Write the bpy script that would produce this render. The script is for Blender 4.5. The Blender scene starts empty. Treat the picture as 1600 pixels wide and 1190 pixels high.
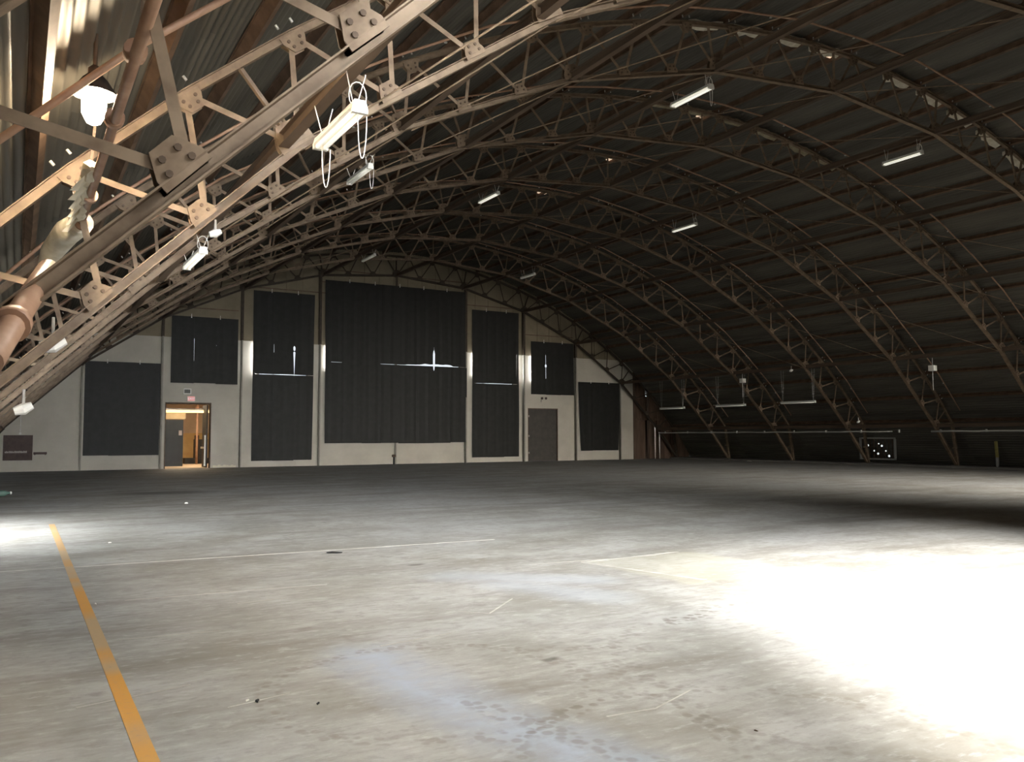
import bpy, math, random
from mathutils import Vector, Matrix
random.seed(7)
S = bpy.context.scene
COL = S.collection

# ------------------------------------------------------------------ camera, world, sun, exposure
EYE = 1.70
yaw, pitch, roll = 0.5271335, 0.0637445, -0.0025617
cy, sy, cp, sp = math.cos(yaw), math.sin(yaw), math.cos(pitch), math.sin(pitch)
Fw = Vector((sy*cp, cy*cp, sp)); Rt = Vector((cy, -sy, 0)); Up = Rt.cross(Fw)
cr, sr = math.cos(roll), math.sin(roll)
Rr = cr*Rt + sr*Up; Uu = -sr*Rt + cr*Up
cd = bpy.data.cameras.new('camera'); cam = bpy.data.objects.new('camera', cd); COL.objects.link(cam)
cam.matrix_world = Matrix(((Rr.x, Uu.x, -Fw.x, 0), (Rr.y, Uu.y, -Fw.y, 0), (Rr.z, Uu.z, -Fw.z, EYE), (0, 0, 0, 1)))
cd.sensor_fit = 'HORIZONTAL'; cd.sensor_width = 36.0; cd.lens = 1330.13*36.0/1600.0
cd.clip_start = 0.05; cd.clip_end = 500
S.camera = cam

W = bpy.data.worlds.new('sky'); S.world = W; W.use_nodes = True
W.node_tree.nodes['Background'].inputs[0].default_value = (0.86, 0.93, 1.0, 1)
W.node_tree.nodes['Background'].inputs[1].default_value = 2.0

def light(name, kind, loc, direction, energy, color=(1, 1, 1), **kw):
    d = bpy.data.lights.new(name, kind); d.energy = energy; d.color = color
    for k, v in kw.items(): setattr(d, k, v)
    o = bpy.data.objects.new(name, d); COL.objects.link(o); o.location = loc
    o.rotation_euler = Vector(direction).to_track_quat('-Z', 'Y').to_euler()
    return o
# low sun through the open bay behind the camera; added floor lights from behind and above; area light added for an assumed side door
light('sun', 'SUN', (0, -20, 20), (0.536, 0.844, -0.42), 80, (1.0, 0.97, 0.93), angle=math.radians(11))
light('high_window_daylight', 'AREA', (6.8, -2.3, 6.2), (0.02, 1, -0.28), 1850, (0.96, 0.98, 1.0), shape='RECTANGLE', size=5.0, size_y=1.8, spread=math.radians(58))  # aimed beam added to light the floor; the near wall has no window here
light('far_window_daylight', 'AREA', (29.5, -2.3, 6.6), (-0.06, 1, -0.34), 2500, (1.0, 0.95, 0.88), shape='RECTANGLE', size=6.0, size_y=1.8, spread=math.radians(52))  # second beam added for the far floor strip, no opening behind it
light('high_bay_lamp', 'AREA', (4.5, 2.6, 6.3), (-0.40, 0.42, -1), 400, (1.0, 0.98, 0.95), shape='RECTANGLE', size=2.4, size_y=0.8, spread=math.radians(112))  # unseen downward light added to brighten the near floor; no lamp hangs here
light('side_door_daylight', 'AREA', (-2.2, 17.5, 1.25), (1, 0, -0.75), 1150, (0.95, 0.98, 1.0), shape='RECTANGLE', size=2.6, size_y=1.6)  # added to make the floor streak; side door is assumed, no opening built
S.view_settings.view_transform = 'Standard'; S.view_settings.look = 'None'
S.view_settings.exposure = -0.72; S.view_settings.gamma = 1.0; S.view_settings.use_curve_mapping = False
S.cycles.use_denoising = True
S.cycles.max_bounces = 8; S.cycles.diffuse_bounces = 5

# ------------------------------------------------------------------ materials
def new_mat(name):
    m = bpy.data.materials.new(name); m.use_nodes = True
    nt = m.node_tree; return m, nt, nt.nodes['Principled BSDF']
def N(nt, typ, **kw):
    n = nt.nodes.new(typ)
    for k, v in kw.items():
        if k.startswith('i_'):
            key = k[2:]; n.inputs[int(key) if key.isdigit() else key].default_value = v
        else: setattr(n, k, v)
    return n
def mixc(nt, fac, a, b):
    n = N(nt, 'ShaderNodeMix', data_type='RGBA')
    if isinstance(fac, (int, float)): n.inputs[0].default_value = fac
    else: nt.links.new(fac, n.inputs[0])
    for s, v in ((n.inputs[6], a), (n.inputs[7], b)):
        if isinstance(v, tuple): s.default_value = v if len(v) == 4 else (*v, 1)
        else: nt.links.new(v, s)
    return n.outputs[2]
def ramp(nt, fac, lo, hi, a=0.0, b=1.0):
    n = N(nt, 'ShaderNodeMapRange'); nt.links.new(fac, n.inputs[0])
    n.inputs[1].default_value = lo; n.inputs[2].default_value = hi; n.inputs[3].default_value = a; n.inputs[4].default_value = b
    return n.outputs[0]
def noise(nt, scale, detail=4, rough=0.55, stretch=None, co='Object'):
    tc = N(nt, 'ShaderNodeTexCoord'); v = tc.outputs[co]
    if stretch:
        mp = N(nt, 'ShaderNodeMapping'); mp.inputs['Scale'].default_value = stretch
        nt.links.new(v, mp.inputs[0]); v = mp.outputs[0]
    n = N(nt, 'ShaderNodeTexNoise'); nt.links.new(v, n.inputs['Vector'])
    n.inputs['Scale'].default_value = scale; n.inputs['Detail'].default_value = detail; n.inputs['Roughness'].default_value = rough
    return n.outputs[0]
def mat(name, c1, c2, scale=6, rough=0.6, metal=0.0, lo=0.35, hi=0.65, bump=0.0, stretch=None, spec=0.4):
    m, nt, b = new_mat(name)
    f = noise(nt, scale, stretch=stretch)
    nt.links.new(mixc(nt, ramp(nt, f, lo, hi), c1, c2), b.inputs['Base Color'])
    b.inputs['Roughness'].default_value = rough; b.inputs['Metallic'].default_value = metal
    b.inputs['Specular IOR Level'].default_value = spec
    if bump:
        bp = N(nt, 'ShaderNodeBump'); bp.inputs['Strength'].default_value = bump; bp.inputs['Distance'].default_value = 0.02
        nt.links.new(f, bp.inputs['Height']); nt.links.new(bp.outputs[0], b.inputs['Normal'])
    return m
def glow(name, color, strength):
    m, nt, b = new_mat(name)
    b.inputs['Base Color'].default_value = (*color, 1)
    b.inputs['Emission Color'].default_value = (*color, 1); b.inputs['Emission Strength'].default_value = strength
    return m

STEEL = mat('rusty_steel', (0.168, 0.115, 0.072), (0.262, 0.192, 0.126), 5, 0.65, bump=0.15)
DARKSTEEL = mat('dark_beam_steel', (0.075, 0.05, 0.032), (0.125, 0.085, 0.055), 4, 0.7)
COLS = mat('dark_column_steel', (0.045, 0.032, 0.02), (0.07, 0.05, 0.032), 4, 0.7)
PURLIN = mat('purlin_steel', (0.10, 0.06, 0.035), (0.17, 0.105, 0.065), 3, 0.7)
PIPE = mat('primed_pipe', (0.34, 0.19, 0.12), (0.46, 0.29, 0.19), 4, 0.5)
ROOF = mat('roof_sheet_metal', (0.08, 0.073, 0.058), (0.135, 0.123, 0.097), 2.5, 0.6, stretch=(1, 0.3, 1))
WHITE = mat('white_painted_concrete', (0.46, 0.425, 0.35), (0.54, 0.505, 0.42), 0.7, 0.8, bump=0.05)
SIDING = mat('beige_siding', (0.20, 0.165, 0.105), (0.245, 0.205, 0.135), 1.2, 0.7)
CURTAIN = mat('black_sheet', (0.0145, 0.014, 0.0115), (0.019, 0.018, 0.0155), 3, 0.55, spec=0.25)
FIXW = mat('white_enamel', (0.80, 0.78, 0.70), (0.86, 0.84, 0.78), 3, 0.4)
INSUL = mat('pale_insulation', (0.62, 0.56, 0.42), (0.80, 0.75, 0.62), 6, 0.8, bump=0.5)
OLIVE = mat('olive_insulation_paper', (0.30, 0.26, 0.16), (0.45, 0.40, 0.28), 5, 0.8, bump=0.5)
ZINC = mat('zinc', (0.55, 0.53, 0.48), (0.7, 0.68, 0.63), 8, 0.35, metal=0.4)
BROWN = mat('brown_boards', (0.07, 0.042, 0.026), (0.13, 0.085, 0.055), 4, 0.75, stretch=(1, 1, 0.2))
SIGNB = mat('brown_sign_board', (0.050, 0.026, 0.020), (0.07, 0.040, 0.030), 6, 0.6)
LETTER = mat('pale_lettering', (0.36, 0.31, 0.27), (0.42, 0.37, 0.33), 20, 0.7)
DOORM = mat('dark_door_paint', (0.045, 0.040, 0.032), (0.060, 0.052, 0.042), 3, 0.55)
DOORG = mat('dark_green_door_paint', (0.012, 0.014, 0.011), (0.017, 0.019, 0.015), 3, 0.5)
CONC = mat('concrete_kerb', (0.16, 0.15, 0.135), (0.22, 0.205, 0.185), 1.5, 0.85)
APRON = mat('outside_apron', (0.10, 0.10, 0.095), (0.14, 0.135, 0.13), 0.8, 0.9)
YPOST = mat('yellow_post_paint', (0.42, 0.36, 0.10), (0.55, 0.48, 0.16), 5, 0.6)
BLACK = mat('black_rubber', (0.010, 0.010, 0.010), (0.02, 0.02, 0.02), 5, 0.6)
LAMP = glow('lit_lamp_glass', (1.0, 0.80, 0.56), 1050)
TUBE_ON = glow('fluorescent_tube', (1.0, 0.97, 0.86), 1.0)
TUBE_DIM = glow('dim_fluorescent_tube', (1.0, 0.97, 0.86), 0.12)
EXITM = glow('exit_sign_face', (1.0, 0.36, 0.34), 0.55)
EXITL = glow('exit_sign_letters', (1.0, 0.85, 0.82), 0.9)
PATCHGLOW = glow('translucent_rooflight', (1.0, 0.74, 0.52), 1.2)  # emission makes pale roof patches look lit; no daylight comes through
WARMTUBE = glow('lit_strip_lamp', (1.0, 0.72, 0.34), 3.0)
def glass():
    m, nt, b = new_mat('window_glass')
    nt.nodes.remove(b)
    t = N(nt, 'ShaderNodeBsdfTransparent'); g = N(nt, 'ShaderNodeBsdfGlossy'); g.inputs['Roughness'].default_value = 0.05
    mx = N(nt, 'ShaderNodeMixShader'); mx.inputs[0].default_value = 0.06
    nt.links.new(t.outputs[0], mx.inputs[1]); nt.links.new(g.outputs[0], mx.inputs[2])
    nt.links.new(mx.outputs[0], nt.nodes['Material Output'].inputs[0]); return m
GLASS = glass()

def floor_mat():
    m, nt, b = new_mat('worn_concrete')
    L = nt.links.new
    tc = N(nt, 'ShaderNodeTexCoord'); P = tc.outputs['Object']
    big = noise(nt, 0.16, 5, 0.6); mid = noise(nt, 0.9, 6, 0.62, (1, 1.0, 1)); fine = noise(nt, 5.0, 5, 0.65); swp = noise(nt, 0.7, 5, 0.6, (0.35, 1.6, 1))
    c = mixc(nt, ramp(nt, mid, 0.38, 0.62), (0.24, 0.226, 0.19), (0.375, 0.366, 0.338))
    c = mixc(nt, ramp(nt, big, 0.42, 0.62, 0, 0.55), c, (0.33, 0.335, 0.33))
    c = mixc(nt, ramp(nt, swp, 0.50, 0.66, 0, 0.75), c, (0.19, 0.175, 0.15))
    c = mixc(nt, ramp(nt, fine, 0.54, 0.70, 0, 0.55), c, (0.18, 0.17, 0.15))
    c = mixc(nt, ramp(nt, fine, 0.40, 0.30, 0, 0.4), c, (0.46, 0.45, 0.42))
    smear = noise(nt, 9.0, 5, 0.7, (0.5, 1.3, 1)); c = mixc(nt, ramp(nt, smear, 0.52, 0.64, 0, 0.45), c, (0.20, 0.19, 0.165)); c = mixc(nt, ramp(nt, smear, 0.46, 0.36, 0, 0.4), c, (0.45, 0.445, 0.425))
    wob = N(nt, 'ShaderNodeVectorMath', operation='ADD')
    nz = N(nt, 'ShaderNodeTexNoise'); nz.inputs['Scale'].default_value = 3.0; L(P, nz.inputs['Vector'])
    sc = N(nt, 'ShaderNodeVectorMath', operation='MULTIPLY_ADD'); L(nz.outputs[1], sc.inputs[0])
    sc.inputs[1].default_value = (0.22, 0.22, 0); sc.inputs[2].default_value = (-0.11, -0.11, 0)
    L(P, wob.inputs[0]); L(sc.outputs[0], wob.inputs[1]); PW = wob.outputs[0]
    def vm(op, a, bb=None, out=0):
        n = N(nt, 'ShaderNodeVectorMath', operation=op)
        for i, v in enumerate((a, bb)):
            if v is None: continue
            if isinstance(v, tuple): n.inputs[i].default_value = v
            else: L(v, n.inputs[i])
        return n.outputs[out]
    def mt(op, a, bb=None, clamp=False):
        n = N(nt, 'ShaderNodeMath', operation=op); n.use_clamp = clamp
        for i, v in enumerate((a, bb)):
            if v is None: continue
            if isinstance(v, (int, float)): n.inputs[i].default_value = v
            else: L(v, n.inputs[i])
        return n.outputs[0]
    def capsule(a, bb):
        a = Vector((*a, 0)); bb = Vector((*bb, 0)); ab = bb - a
        pa = vm('SUBTRACT', PW, tuple(a)); pa = vm('MULTIPLY', pa, (1, 1, 0))
        h = mt('DIVIDE', vm('DOT_PRODUCT', pa, tuple(ab), 1), ab.length_squared, True)
        sv = N(nt, 'ShaderNodeVectorMath', operation='SCALE'); sv.inputs[0].default_value = tuple(ab); L(h, sv.inputs['Scale'])
        return vm('LENGTH', vm('SUBTRACT', pa, sv.outputs[0]), None, 1)
    # chalky blue band that curves towards the camera's foot
    d = mt('MINIMUM', capsule((2.40, 6.4), (2.40, 5.5)), mt('MINIMUM', capsule((2.40, 5.5), (2.52, 4.6)), capsule((2.52, 4.6), (2.78, 3.3))))
    c = mixc(nt, mt('MULTIPLY', ramp(nt, d, 0.46, 0.02), ramp(nt, fine, 0.35, 0.60, 0.5, 1.0)), c, (0.345, 0.38, 0.435))
    d2 = mt('MINIMUM', capsule((4.6, 9.4), (5.9, 8.3)), capsule((4.9, 8.6), (5.4, 7.4)))
    c = mixc(nt, mt('MULTIPLY', ramp(nt, d2, 0.5, 0.1), 0.45), c, (0.40, 0.43, 0.47))
    # tyre tracks: arcs and runs broken into lugs
    def lugs(k):
        w = N(nt, 'ShaderNodeTexVoronoi'); w.inputs['Scale'].default_value = k; L(P, w.inputs['Vector'])
        return ramp(nt, w.outputs[0], 0.55, 0.35)
    def arc(cx, cy_, r, wd, k, s):
        nonlocal c
        dd = vm('LENGTH', vm('MULTIPLY', vm('SUBTRACT', PW, (cx, cy_, 0)), (1, 1, 0)), None, 1)
        ring = ramp(nt, mt('ABSOLUTE', mt('SUBTRACT', dd, r)), wd, wd*0.5)
        c = mixc(nt, mt('MULTIPLY', mt('MULTIPLY', ring, lugs(k)), s), c, (0.15, 0.13, 0.10))
    arc(2.5, 5.4, 1.08, 0.10, 14, 0.35)
    arc(3.4, 3.2, 1.35, 0.10, 14, 0.35)
    arc(5.6, 4.2, 2.0, 0.11, 13, 0.3)
    arc(7.5, 13.5, 3.6, 0.12, 9, 0.3)
    for a, bb, s in (((2.55, 5.0), (2.95, 3.3), 0.4), ((3.98, 5.1), (3.45, 3.4), 0.35), ((3.2, 6.2), (4.4, 5.4), 0.4), ((5.2, 6.1), (6.2, 6.4), 0.5)):
        c = mixc(nt, mt('MULTIPLY', mt('MULTIPLY', ramp(nt, capsule(a, bb), 0.12, 0.07), lugs(13)), s), c, (0.15, 0.135, 0.11))
    # dark oil spots
    for (x, y), r in (((4.05, 12.1), 0.13), ((4.62, 10.46), 0.12), ((3.58, 5.54), 0.07), ((4.0, 27.5), 1.3)):
        dd = vm('LENGTH', vm('MULTIPLY', vm('SUBTRACT', PW, (x, y, 0)), (1, 1.6, 0)), None, 1)
        c = mixc(nt, ramp(nt, dd, r*1.3, r*0.5, 0, 0.6), c, (0.05, 0.045, 0.035))
    # yellowed square by the sunlit patch
    sx = N(nt, 'ShaderNodeSeparateXYZ'); L(PW, sx.inputs[0])
    m1 = mt('MULTIPLY', ramp(nt, sx.outputs[0], 6.6, 6.75), ramp(nt, sx.outputs[0], 8.7, 8.5)); m2 = mt('MULTIPLY', ramp(nt, sx.outputs[1], 7.4, 7.5), ramp(nt, sx.outputs[1], 9.65, 9.5))
    c = mixc(nt, mt('MULTIPLY', mt('MULTIPLY', m1, m2), 0.3), c, (0.52, 0.50, 0.38))
    L(c, b.inputs['Base Color'])
    L(ramp(nt, mid, 0.3, 0.7, 0.62, 0.85), b.inputs['Roughness']); b.inputs['Specular IOR Level'].default_value = 0.3
    bp = N(nt, 'ShaderNodeBump'); bp.inputs['Strength'].default_value = 0.12; bp.inputs['Distance'].default_value = 0.02
    L(fine, bp.inputs['Height']); L(bp.outputs[0], b.inputs['Normal'])
    return m
FLOOR = floor_mat()
def stripe_mat():
    m, nt, b = new_mat('worn_yellow_line_paint')
    tc = N(nt, 'ShaderNodeTexCoord'); sx = N(nt, 'ShaderNodeSeparateXYZ'); nt.links.new(tc.outputs['Object'], sx.inputs[0])
    n1 = N(nt, 'ShaderNodeTexNoise'); n1.noise_dimensions = '1D'; n1.inputs['Scale'].default_value = 0.55; nt.links.new(sx.outputs[1], n1.inputs['W'])
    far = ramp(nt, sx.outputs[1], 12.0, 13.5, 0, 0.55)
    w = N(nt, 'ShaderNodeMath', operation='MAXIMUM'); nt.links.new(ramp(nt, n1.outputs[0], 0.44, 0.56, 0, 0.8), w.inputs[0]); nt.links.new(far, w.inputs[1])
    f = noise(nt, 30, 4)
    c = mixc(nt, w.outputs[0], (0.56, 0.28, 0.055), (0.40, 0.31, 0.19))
    c = mixc(nt, ramp(nt, f, 0.55, 0.75, 0, 0.5), c, (0.30, 0.25, 0.18))
    nt.links.new(c, b.inputs['Base Color']); b.inputs['Roughness'].default_value = 0.7
    return m
STRIPE = stripe_mat()
JOINT = mat('pale_joint_filler', (0.52, 0.50, 0.45), (0.36, 0.34, 0.30), 4, 0.8)
JOINTF = mat('faint_joint_filler', (0.40, 0.385, 0.35), (0.32, 0.305, 0.27), 4, 0.8)

# ------------------------------------------------------------------ mesh builder
class MB:
    def __init__(s): s.v = []; s.f = []; s.m = []
    def quad_box(s, c, mi=0):        # 8 corners: bottom 4 ccw, top 4 ccw
        n = len(s.v); s.v += [tuple(p) for p in c]
        for f in ((3, 2, 1, 0), (4, 5, 6, 7), (0, 1, 5, 4), (1, 2, 6, 5), (2, 3, 7, 6), (3, 0, 4, 7)):
            s.f.append(tuple(n+i for i in f)); s.m.append(mi)
    def box(s, x0, x1, y0, y1, z0, z1, mi=0):
        s.quad_box([(x0, y0, z0), (x1, y0, z0), (x1, y1, z0), (x0, y1, z0), (x0, y0, z1), (x1, y0, z1), (x1, y1, z1), (x0, y1, z1)], mi)
    def bar(s, p0, p1, w, h, up=(0, 0, 1), off=0.0, side=0.0, mi=0):   # w across, h along up; off shifts along up
        p0 = Vector(p0); p1 = Vector(p1); a = (p1-p0).normalized(); u = Vector(up); u = (u - a*u.dot(a)).normalized(); r = a.cross(u)
        c = []
        for e in (-1, 1):
            for P, q in ((p0, 0), (p0, 1), (p1, 1), (p1, 0)):
                sgn = -1 if q == 0 else 1
                c.append(P + r*(sgn*w/2 + side) + u*(e*h/2 + off))
        s.quad_box(c, mi)
    def isec(s, p0, p1, h, fw, t=0.014, up=(0, 0, 1), mi=0, back=0.0):
        s.bar(p0, p1, fw, t, up, -h/2, 0, mi); s.bar(p0, p1, t, h-t, up, 0, back, mi); s.bar(p0, p1, fw*0.9, t, up, h/2, 0, mi)
    def tube(s, pts, r, n=8, mi=0, cap=True):
        pts = [Vector(p) for p in pts]; rr = r if isinstance(r, (list, tuple)) else [r]*len(pts); base = len(s.v)
        prev = None
        for i, P in enumerate(pts):
            a = (pts[min(i+1, len(pts)-1)] - pts[max(i-1, 0)]).normalized()
            if prev is None: u = a.orthogonal().normalized()
            else: u = (prev - a*prev.dot(a)).normalized()
            prev = u; w = a.cross(u)
            for k in range(n):
                t = 2*math.pi*k/n; s.v.append(tuple(P + u*math.cos(t)*rr[i] + w*math.sin(t)*rr[i]))
        for i in range(len(pts)-1):
            for k in range(n):
                s.f.append((base+i*n+k, base+i*n+(k+1) % n, base+(i+1)*n+(k+1) % n, base+(i+1)*n+k)); s.m.append(mi)
        if cap:
            s.f.append(tuple(base+k for k in reversed(range(n)))); s.m.append(mi)
            e = base+(len(pts)-1)*n; s.f.append(tuple(e+k for k in range(n))); s.m.append(mi)
    def prism(s, poly, y0, y1, mi=0):     # polygon in xz
        n = len(s.v); k = len(poly)
        s.v += [(x, y0, z) for x, z in poly] + [(x, y1, z) for x, z in poly]
        s.f.append(tuple(range(n, n+k))); s.f.append(tuple(reversed(range(n+k, n+2*k)))); s.m += [mi, mi]
        for i in range(k):
            j = (i+1) % k; s.f.append((n+j, n+i, n+k+i, n+k+j)); s.m.append(mi)
    def mesh(s, name, mats, smooth=False):
        me = bpy.data.meshes.new(name); me.from_pydata(s.v, [], s.f)
        for m in (mats if isinstance(mats, (list, tuple)) else [mats]): me.materials.append(m)
        me.polygons.foreach_set('material_index', s.m)
        if smooth: me.polygons.foreach_set('use_smooth', [len(p.vertices) == 4 for p in me.polygons])
        me.update(); return me
def link(name, me, parent=None, M=None, loc=None):
    o = bpy.data.objects.new(name, me); COL.objects.link(o)
    if parent: o.parent = parent
    if M is not None: o.matrix_local = M
    if loc is not None: o.location = loc
    return o
def thing(name, label, cat, loc=(0, 0, 0), group=None, rz=0):
    o = bpy.data.objects.new(name, None); COL.objects.link(o); o.location = loc; o.rotation_euler = (0, 0, rz)
    o.empty_display_size = 0.2; o['label'] = label; o['category'] = cat
    if group: o['group'] = group
    return o
def tag(o, label, cat, group=None):
    o['label'] = label; o['category'] = cat
    if group: o['group'] = group
    return o
def structure(o): o['kind'] = 'structure'; return o
def boxes(lst):
    m = MB()
    for b in lst: m.box(*b)
    return m

# ------------------------------------------------------------------ dimensions of the hangar
CX, CZ = 19.6017, -15.1936
RB, RT, RS = 26.5428, 27.72, 28.02
AL = 0.0573172
D = 47.81
TY = [47.50, 42.25, 36.78, 31.44, 26.19, 20.92, 15.66, 10.39, 5.12, -0.15]
YN = -2.6
def pol(i, R): return (R*math.sin(AL*i), CZ + R*math.cos(AL*i))      # local x (from the crown axis), z
def roof_z(x, R=RS): return CZ + math.sqrt(R*R - (x-CX)**2)
AEND = math.acos(-CZ/RS)

# floor -------------------------------------------------------------------------
m = MB(); m.box(-4.2, 45.5, YN, D+0.3, -0.4, 0)
floor = structure(link('floor', m.mesh('floor', FLOOR)))
m = MB(); m.box(0.605, 0.705, 0.4, 18.9, 0.0, 0.003); link('painted_line', m.mesh('painted_line', STRIPE), floor)['label'] = 'worn yellow line'
jts = [((-1.9, 12.72), (6.83, 12.33), 0.05, JOINT), ((1.03, 9.78), (3.14, 9.63), 0.03, JOINTF), ((0.38, 6.10), (1.09, 6.26), 0.025, JOINTF),
       ((3.97, 7.26), (4.53, 7.79), 0.018, JOINT), ((3.97, 7.26), (3.75, 7.5), 0.018, JOINTF), ((5.9, 9.70), (7.9, 9.53), 0.03, JOINTF), ((3.14, 4.27), (3.5, 4.24), 0.012, JOINT), ((3.5, 4.24), (3.95, 4.42), 0.012, JOINT),
       ((6.62, 9.51), (8.4, 9.64), 0.06, JOINT), ((6.62, 9.51), (7.06, 7.62), 0.06, JOINT), ((0.80, 7.93), (1.60, 7.84), 0.02, JOINTF), ((1.2, 5.62), (1.62, 5.72), 0.012, JOINT), ((2.0, 9.0), (2.5, 9.05), 0.03, JOINTF), ((2.6, 6.6), (3.3, 6.72), 0.02, JOINTF)]
for a, b, w, mm in jts:
    m = MB(); m.bar((*a, 0.0012), (*b, 0.0012), w, 0.0024); link('floor_joint', m.mesh('floor_joint', mm), floor)
m = MB(); m.box(41.0, 45.4, YN+0.3, D-0.05, 0, 0.10); link('kerb', m.mesh('kerb', CONC), floor)
m = MB(); m.box(-60, 90, -70, YN, -0.5, -0.03); apron = structure(link('ground', m.mesh('ground', APRON)))

# end wall ---------------------------------------------------------------------
ZP = 6.944
openings = [(6.74, 9.07, 0, 3.49), (29.03, 31.36, 0, 3.48), (11.55, 14.35, 4.4, 8.6), (15.6, 24.1, 4.2, 9.6), (25.2, 28.0, 4.3, 8.4), (7.4, 10.1, 5.1, 7.6), (29.7, 32.2, 4.9, 7.5)]
def cut(x0, x1, z0, z1):
    xs = sorted({x0, x1} | {v for o in openings for v in o[:2] if x0 < v < x1}); zs = sorted({z0, z1} | {v for o in openings for v in o[2:] if z0 < v < z1})
    out = []
    for a, b in zip(xs, xs[1:]):
        for c, d in zip(zs, zs[1:]):
            mx, mz = (a+b)/2, (c+d)/2
            if not any(o[0] < mx < o[1] and o[2] < mz < o[3] for o in openings): out.append((a, b, c, d))
    return out
wall = structure(link('wall_back', boxes([(-4.2, 45.5, D+0.31, D+0.33, -0.3, 0.0)]).mesh('wall_back', WHITE)))
cols = [-1.0, 2.80, 6.53, 10.58, 14.96, 19.68, 24.36, 28.62, 32.72, 36.45, 37.74]
for a, b in zip(cols, cols[1:]):
    m = MB()
    for r in cut(a, b, 0, ZP): m.box(r[0], r[1], D, D+0.3, r[2], min(r[3], ZP))
    # trim the panel under the arch where the roof dips lower
    zr = min(roof_z(max(a, -2.0), RS), roof_z(b, RS))
    me = MB()
    if zr < ZP:
        n = 8
        for k in range(n):
            xa, xb = a+(b-a)*k/n, a+(b-a)*(k+1)/n
            za, zb = min(ZP, roof_z(xa)+0.1), min(ZP, roof_z(xb)+0.1)
            me.prism([(xa, 0), (xb, 0), (xb, max(zb, 0.1)), (xa, max(za, 0.1))], D, D+0.3)
        inter = [o for o in openings if o[0] < b and o[1] > a]
        m = me if not inter else m
    link('wall_panel', m.mesh('wall_panel', WHITE), wall)
# little spalled skirt by the left door
m = MB()
for k in range(9):
    x = 9.2+k*0.135; m.box(x, x+0.135, D-0.012, D, 0.0, 0.10+0.10*random.random())
link('paint_patch', m.mesh('paint_patch', mat('cream_patch', (0.62, 0.58, 0.44), (0.68, 0.64, 0.5), 4, 0.8)), wall)
x = 2.8
sheet_w = 0.93
while x < 37.7:
    x1 = min(x+sheet_w, 37.74); m = MB(); n = 6
    for k in range(n):
        a, b = x+(x1-x)*k/n, x+(x1-x)*(k+1)/n
        y0 = D+0.02-(0.03 if k == 0 else 0.0)
        for r in cut(a, b, ZP, 13.4):
            t0, t1 = min(r[3], roof_z(r[0])+0.25), min(r[3], roof_z(r[1])+0.25)
            if t0 > r[2] and t1 > r[2]: m.prism([(r[0], r[2]), (r[1], r[2]), (r[1], t1), (r[0], t0)], y0, D+0.1)
    if m.v: link('siding_sheet', m.mesh('siding_sheet', SIDING), wall)
    x = x1
for z, xa, xb in ((9.95, 10.7, 28.5), (11.35, 14.6, 24.6), (8.55, 6.6, 10.4), (8.3, 28.8, 32.6), (10.6, 15.1, 24.1)):
    m = MB(); m.box(xa, xb, D-0.03, D, z, z+0.05); link('girt', m.mesh('girt', PURLIN), wall)
for xc in cols[1:-1]:
    i = round((math.asin((xc-CX)/RB))/AL/3)*3
    ztop = pol(i, RB)[1]
    m = MB(); m.isec((xc, D-0.16, 0), (xc, D-0.16, min(ZP, ztop)), 0.22, 0.08, 0.02, (0, 1, 0)); m.v = [(a, b+(.1 if xc == cols[5] else 0), c) for a, b, c in m.v]; link('painted_column', m.mesh('painted_column', mat('grey_painted_column', (0.25, 0.23, 0.19), (0.31, 0.29, 0.24), 2, 0.7) if xc == cols[1] else bpy.data.materials['grey_painted_column']), wall)
    if ztop > ZP:
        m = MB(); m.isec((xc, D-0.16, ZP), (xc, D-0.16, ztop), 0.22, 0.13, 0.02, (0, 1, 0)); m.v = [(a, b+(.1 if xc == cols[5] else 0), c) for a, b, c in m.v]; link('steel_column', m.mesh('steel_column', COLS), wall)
# brown boarded corner
corner = structure(link('wall_right', boxes([(37.74, 37.86, D-0.05, D+0.3, 0, roof_z(37.8)+0.1)]).mesh('wall_right', BROWN)))
xs = [37.86, 38.34, 38.42, 39.2, 39.24, 39.9, 40.6, 41.3, 42.0, 43.0]
for k, (a, b) in enumerate(zip(xs, xs[1:])):
    dd = [0, 0.06, 0.45, 0.02, 0.12, 0, 0.08, 0.02, 0.1][k]; z0 = 0
    m = MB(); m.prism([(a, 0), (b, 0), (b, max(0.2, roof_z(b)+0.1)), (a, roof_z(a)+0.1)], D+dd, D+dd+0.2)
    link('board', m.mesh('board', BROWN), corner)
m = MB(); m.prism([(37.8, -.2), (44, -.2), (43.3, .3), (37.8, roof_z(37.8)+.2)], D+.7, D+.8); link('backing', m.mesh('backing', BROWN), corner)
for z in (2.75, 4.3):
    m = MB(); m.box(37.8, 40.6, D-0.1, D+0.02, z, z+0.14); link('rail', m.mesh('rail', BROWN), corner)
for xx, h in ((39.55, 2.3), (39.95, 1.9)):
    m = MB(); m.tube([(xx, D-0.2, 0), (xx, D-0.2, h)], 0.035); link('conduit', m.mesh('conduit', ZINC), corner)

# windows behind the sheets
for n, o in enumerate(openings[2:], 1):
    m = MB(); x0, x1, z0, z1 = o
    for a, b, c, d in ((x0, x0+.06, z0, z1), (x1-.06, x1, z0, z1), (x0, x1, z0, z0+.06), (x0, x1, z1-.06, z1)): m.box(a, b, D+.14, D+.22, c, d)
    w = structure(link('window_%d' % n, m.mesh('window_frame', DARKSTEEL)))
    m = MB(); m.box(x0+.05, x1-.05, D+.175, D+.183, z0+.05, z1-.05); link('pane', m.mesh('pane', GLASS), w)

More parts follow.
